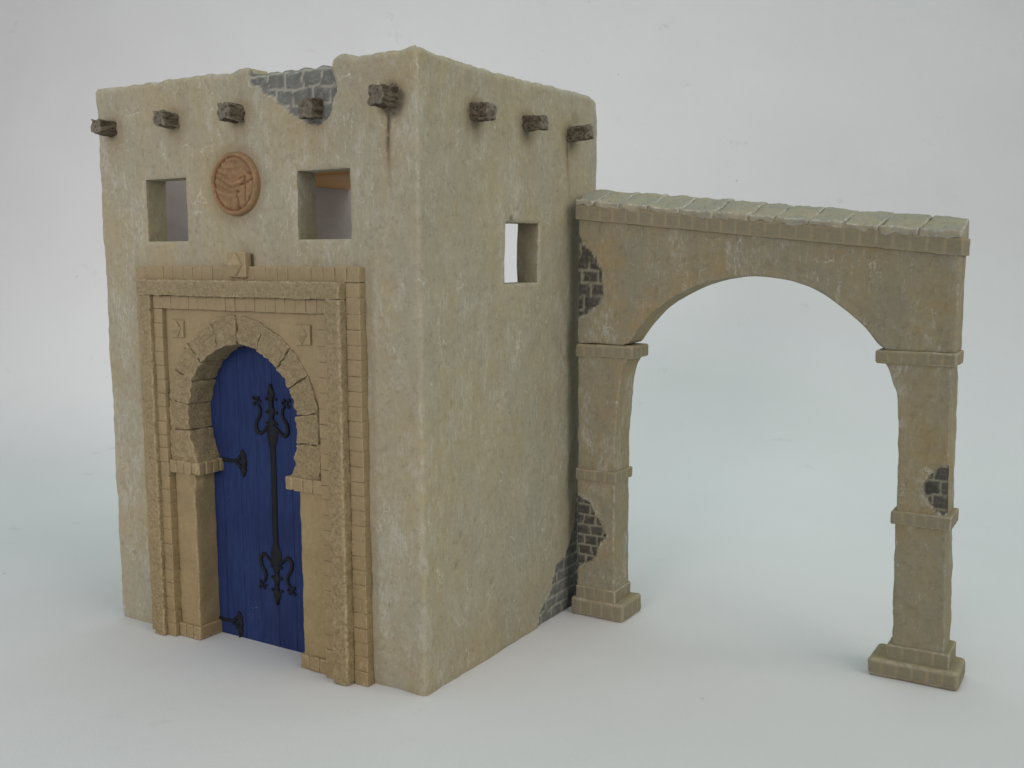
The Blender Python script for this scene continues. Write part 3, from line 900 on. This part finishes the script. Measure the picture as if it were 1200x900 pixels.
def archpatch(polys, bw, bh):
    def at(P, P0, a, d):
        if abs(d[1]) > 1e-6 and P[1] < YA+0.3:
            for i, pl in enumerate(polys):
                rs = patch(P, 1, -1, pl, bw, bh, 4.2+i, 0.13, 0.07)
                if rs:
                    q, b = rs; b[2] = max(b[2], 0); return q, b
        a[2] *= 0.55*sm(-0.25, 0.35, nz(P, 0.7, 3))
        return P, a
    return at
def spandrel():
    mb = MB(); C = [(0.70, 15.88), (3.4, 15.88), (3.85, 15.98), (4.35, 16.68), (5.25, 17.70), (5.95, 18.24), (6.8, 18.74), (7.8, 19.18), (8.8, 19.48), (9.85, 19.66), (10.95, 19.72), (12.0, 19.64), (12.95, 19.46), (14.08, 19.05), (15.36, 18.22), (16.45, 17.29), (17.15, 16.45), (17.5, 16.22), (20.7, 16.22)]
    def bot(x):
        for i in range(len(C)-1):
            if x <= C[i+1][0]:
                t = clamp((x-C[i][0])/(C[i+1][0]-C[i][0]), 0, 1)
                p0 = C[max(i-1, 0)]; p3 = C[min(i+2, len(C)-1)]
                if 3 <= i <= len(C)-4:
                    m1 = (C[i+1][1]-p0[1])/(C[i+1][0]-p0[0])*(C[i+1][0]-C[i][0]); m2 = (p3[1]-C[i][1])/(p3[0]-C[i][0])*(C[i+1][0]-C[i][0])
                    return (2*t**3-3*t*t+1)*C[i][1]+(t**3-2*t*t+t)*m1+(-2*t**3+3*t*t)*C[i+1][1]+(t**3-t*t)*m2
                return C[i][1]*(1-t)+C[i+1][1]*t
        return C[-1][1]
    HH = 6.0
    def wp(P):
        x, y, z = P; b = bot(x); top = 23.05+slope(x)
        return (x, y+0.03*nz(P, 0.7, 2), b+(top-b)*z/HH)
    rbox(mb, (0.70, YA, 0), (20.62, YB, HH), 0.15, (0.11, 0.3, 0.12), 0.04, 0.8, wp, attr=archpatch([PA_TOP], 1.02, 0.74), seed=1)
    return mb.build('arch_wall', M_arch, arch, 50)
spandrel()

def brick_band(mb, x0, x1, y0, y1, z0, z1, n, r=0.06, zf=None, end_right=True):
    """a moulded course: one bar whose face carries shallow painted bricks"""
    cuts = [x0+(x1-x0)*i/n for i in range(n+1)]
    def at(P, P0, a, d):
        u = P0[0] if abs(d[1]) > 1e-6 else P0[1]
        if abs(d[1]) > 1e-6: q = (u-x0)/(x1-x0)*n; wd = (x1-x0)/n
        else: m = max(1, round((y1-y0)/((x1-x0)/n))); q = (u-y0)/(y1-y0)*m; wd = (y1-y0)/m
        fq = (q-math.floor(q)); e = min(fq, 1-fq)*wd
        ev = min(P0[2]-z0, z1-P0[2])
        k = sm(0.03, 0.09, min(e, ev))
        a[0] = k*0.65 if abs(d[2]) < 1e-6 else 0.0
        a[2] *= 0.6*sm(-0.3, 0.35, nz(P, 0.9, 6))
        off = -0.03*(1-sm(0.0, 0.06, e))
        s = -1 if abs(d[1]) > 1e-6 and d[1] < 0 else 1
        P = Vector(P)
        if abs(d[1]) > 1e-6: P.y += s*off
        elif abs(d[0]) > 1e-6: P.x += (1 if d[0] > 0 else -1)*off
        return P, a
    wp = (lambda P: (P[0], P[1], P[2]+zf(P[0]))) if zf else None
    rbox(mb, (x0, y0, z0), (x1, y1, z1), r, (0.07, 0.08, 0.12), 0.03, 1.3, wp, attr=at, seed=x0+z0)

def pillar(side):
    mb = MB()
    if side < 0:
        Lf = [(0, 0.76), (15.2, 0.74)]
        Rt = [(0, 3.14), (8, 3.10), (10.8, 3.13), (12.7, 3.26), (14.0, 3.40), (14.7, 3.60), (15.3, 3.98)]
        top = 15.2; pol = PA_LP; bw, bh = 0.82, 0.60; x0, x1 = 0.75, 3.12
    else:
        Lf = [(0, 18.36), (2, 18.36), (5, 18.30), (8.4, 18.26), (11.4, 18.26), (12.9, 18.20), (14.2, 18.05), (15.4, 17.6), (15.8, 17.3)]
        Rt = [(0, 20.80), (3, 20.76), (7, 20.62), (15.8, 20.50)]
        top = 15.7; pol = PA_RP; bw, bh = 0.80, 0.72; x0, x1 = 18.3, 20.65
    def lerp(T_, z):
        for i in range(len(T_)-1):
            if z <= T_[i+1][0]:
                t = clamp((z-T_[i][0])/(T_[i+1][0]-T_[i][0]), 0, 1); return T_[i][1]*(1-t)+T_[i+1][1]*t
        return T_[-1][1]
    w = x1-x0
    def wp(P):
        x, y, z = P; t = (x-x0)/w; a, b = lerp(Lf, z), lerp(Rt, z)
        e = 0.03*nz((0, 0, z), 1.3, side*5)
        return (a+(b-a)*t+e, y+0.02*nz(P, 0.8), z)
    rbox(mb, (x0, YA, 0.6), (x1, YB, top), 0.10, (0.085, 0.2, 0.10), 0.045, 1.1, wp, attr=archpatch([pol], bw, bh), seed=side*9)
    return mb.build('pillar', M_arch, arch, 50)
def arch_part(name, parent, mat, *args, **kw):
    mb = MB(); brick_band(mb, *args, **kw); return mb.build(name, mat, parent, 50)
pl = pillar(-1)
arch_part('capital', pl, M_trim, 0.62, 4.20, YA-.12, YB+.14, 15.12, 15.86, 6, r=0.16)
arch_part('band', pl, M_trim, 0.66, 3.26, YA-.13, YB+.14, 8.05, 8.68, 4, r=0.09)
arch_part('pedestal', pl, M_trim, 0.68, 3.22, YA-.08, YB+.14, 1.0, 1.78, 4, r=0.09)
arch_part('plinth', pl, M_trim, 0.42, 3.78, YA-.16, YB+.50, 0.0, 1.06, 5, r=0.20)
pr_ = pillar(1)
arch_part('capital', pr_, M_trim, 17.02, 20.72, YA-.12, YB+.12, 15.58, 16.24, 6, r=0.12)
arch_part('band', pr_, M_trim, 18.06, 20.84, YA-.13, YB+.14, 7.75, 8.42, 5, r=0.08)
arch_part('pedestal', pr_, M_trim, 18.12, 21.04, YA-.14, YB+.14, 0.72, 1.66, 4, r=0.09)
arch_part('plinth', pr_, M_trim, 17.30, 21.55, YA-.42, YB+.05, 0.0, 0.92, 6, r=0.22)

mb = MB(); brick_band(mb, 0.62, 20.74, YA-.16, YB+.14, 22.82, 23.62, 26, r=0.05, zf=slope); mb.build('cornice', M_trim, arch, 50)
mb = MB()
cs = [0.62, 2.0, 3.5, 5.2, 7.0, 8.9, 10.75, 12.1, 13.8, 15.45, 17.15, 18.95, 20.70]
for i in range(len(cs)-1):
    def wp(P, i=i):
        x, y, z = P
        t = clamp((y-(YA-.2))/(YB-YA+.4), 0, 1)
        top = z > 23.82
        z2 = z+slope(x)+(0.62*sm(0, .9, t) if z > 23.75 else 0)
        if top: z2 += 0.10*nz((x, y, i*3), 1.1, i)+0.05*nz((x, y, i), 3.3, i)
        # ragged lower lip
        if z <= 23.72 and y < YA: z2 += 0.16*nz((x, 0, 0), 1.9, 5)+0.06*nz((x, 0, 0), 5.0, 5)
        y2 = y+0.08*nz((x, 0, z), 1.9, i)*(1 if y < YA+.2 else 0)
        skew = 0.35*(0.5-t)*(1 if x < 18.9 else max(0, (20.7-x)/1.8))
        return (x-skew, y2, z2) if 0 < i else (x-skew*clamp((x-.62)/1.3, 0, 1), y2, z2)
    rbox(mb, (cs[i]+.03, YA-.22, 23.57), (cs[i+1]-.03, YB+.16, 23.92), 0.11, (0.16, 0.16, 0.12), 0.06, 1.2, wp, seed=i*2.3)
def wpm(P):
    x, y, z = P; t = clamp((y-(YA-.2))/(YB-YA+.4), 0, 1)
    return (x, y, z+slope(x)+(0.60*sm(0, .9, t) if z > 23.7 else 0))
rbox(mb, (0.70, YA-.10, 23.5), (20.66, YB+.08, 23.80), 0.05, 0.3, 0.02, 1.5, wpm, attr=lambda P, P0, a, d: (P, [0, 1, 0, 0]))
mb.build('coping', M_coping, arch, 50)

for o in bpy.data.objects:
    if '_off' in o: del o['_off']
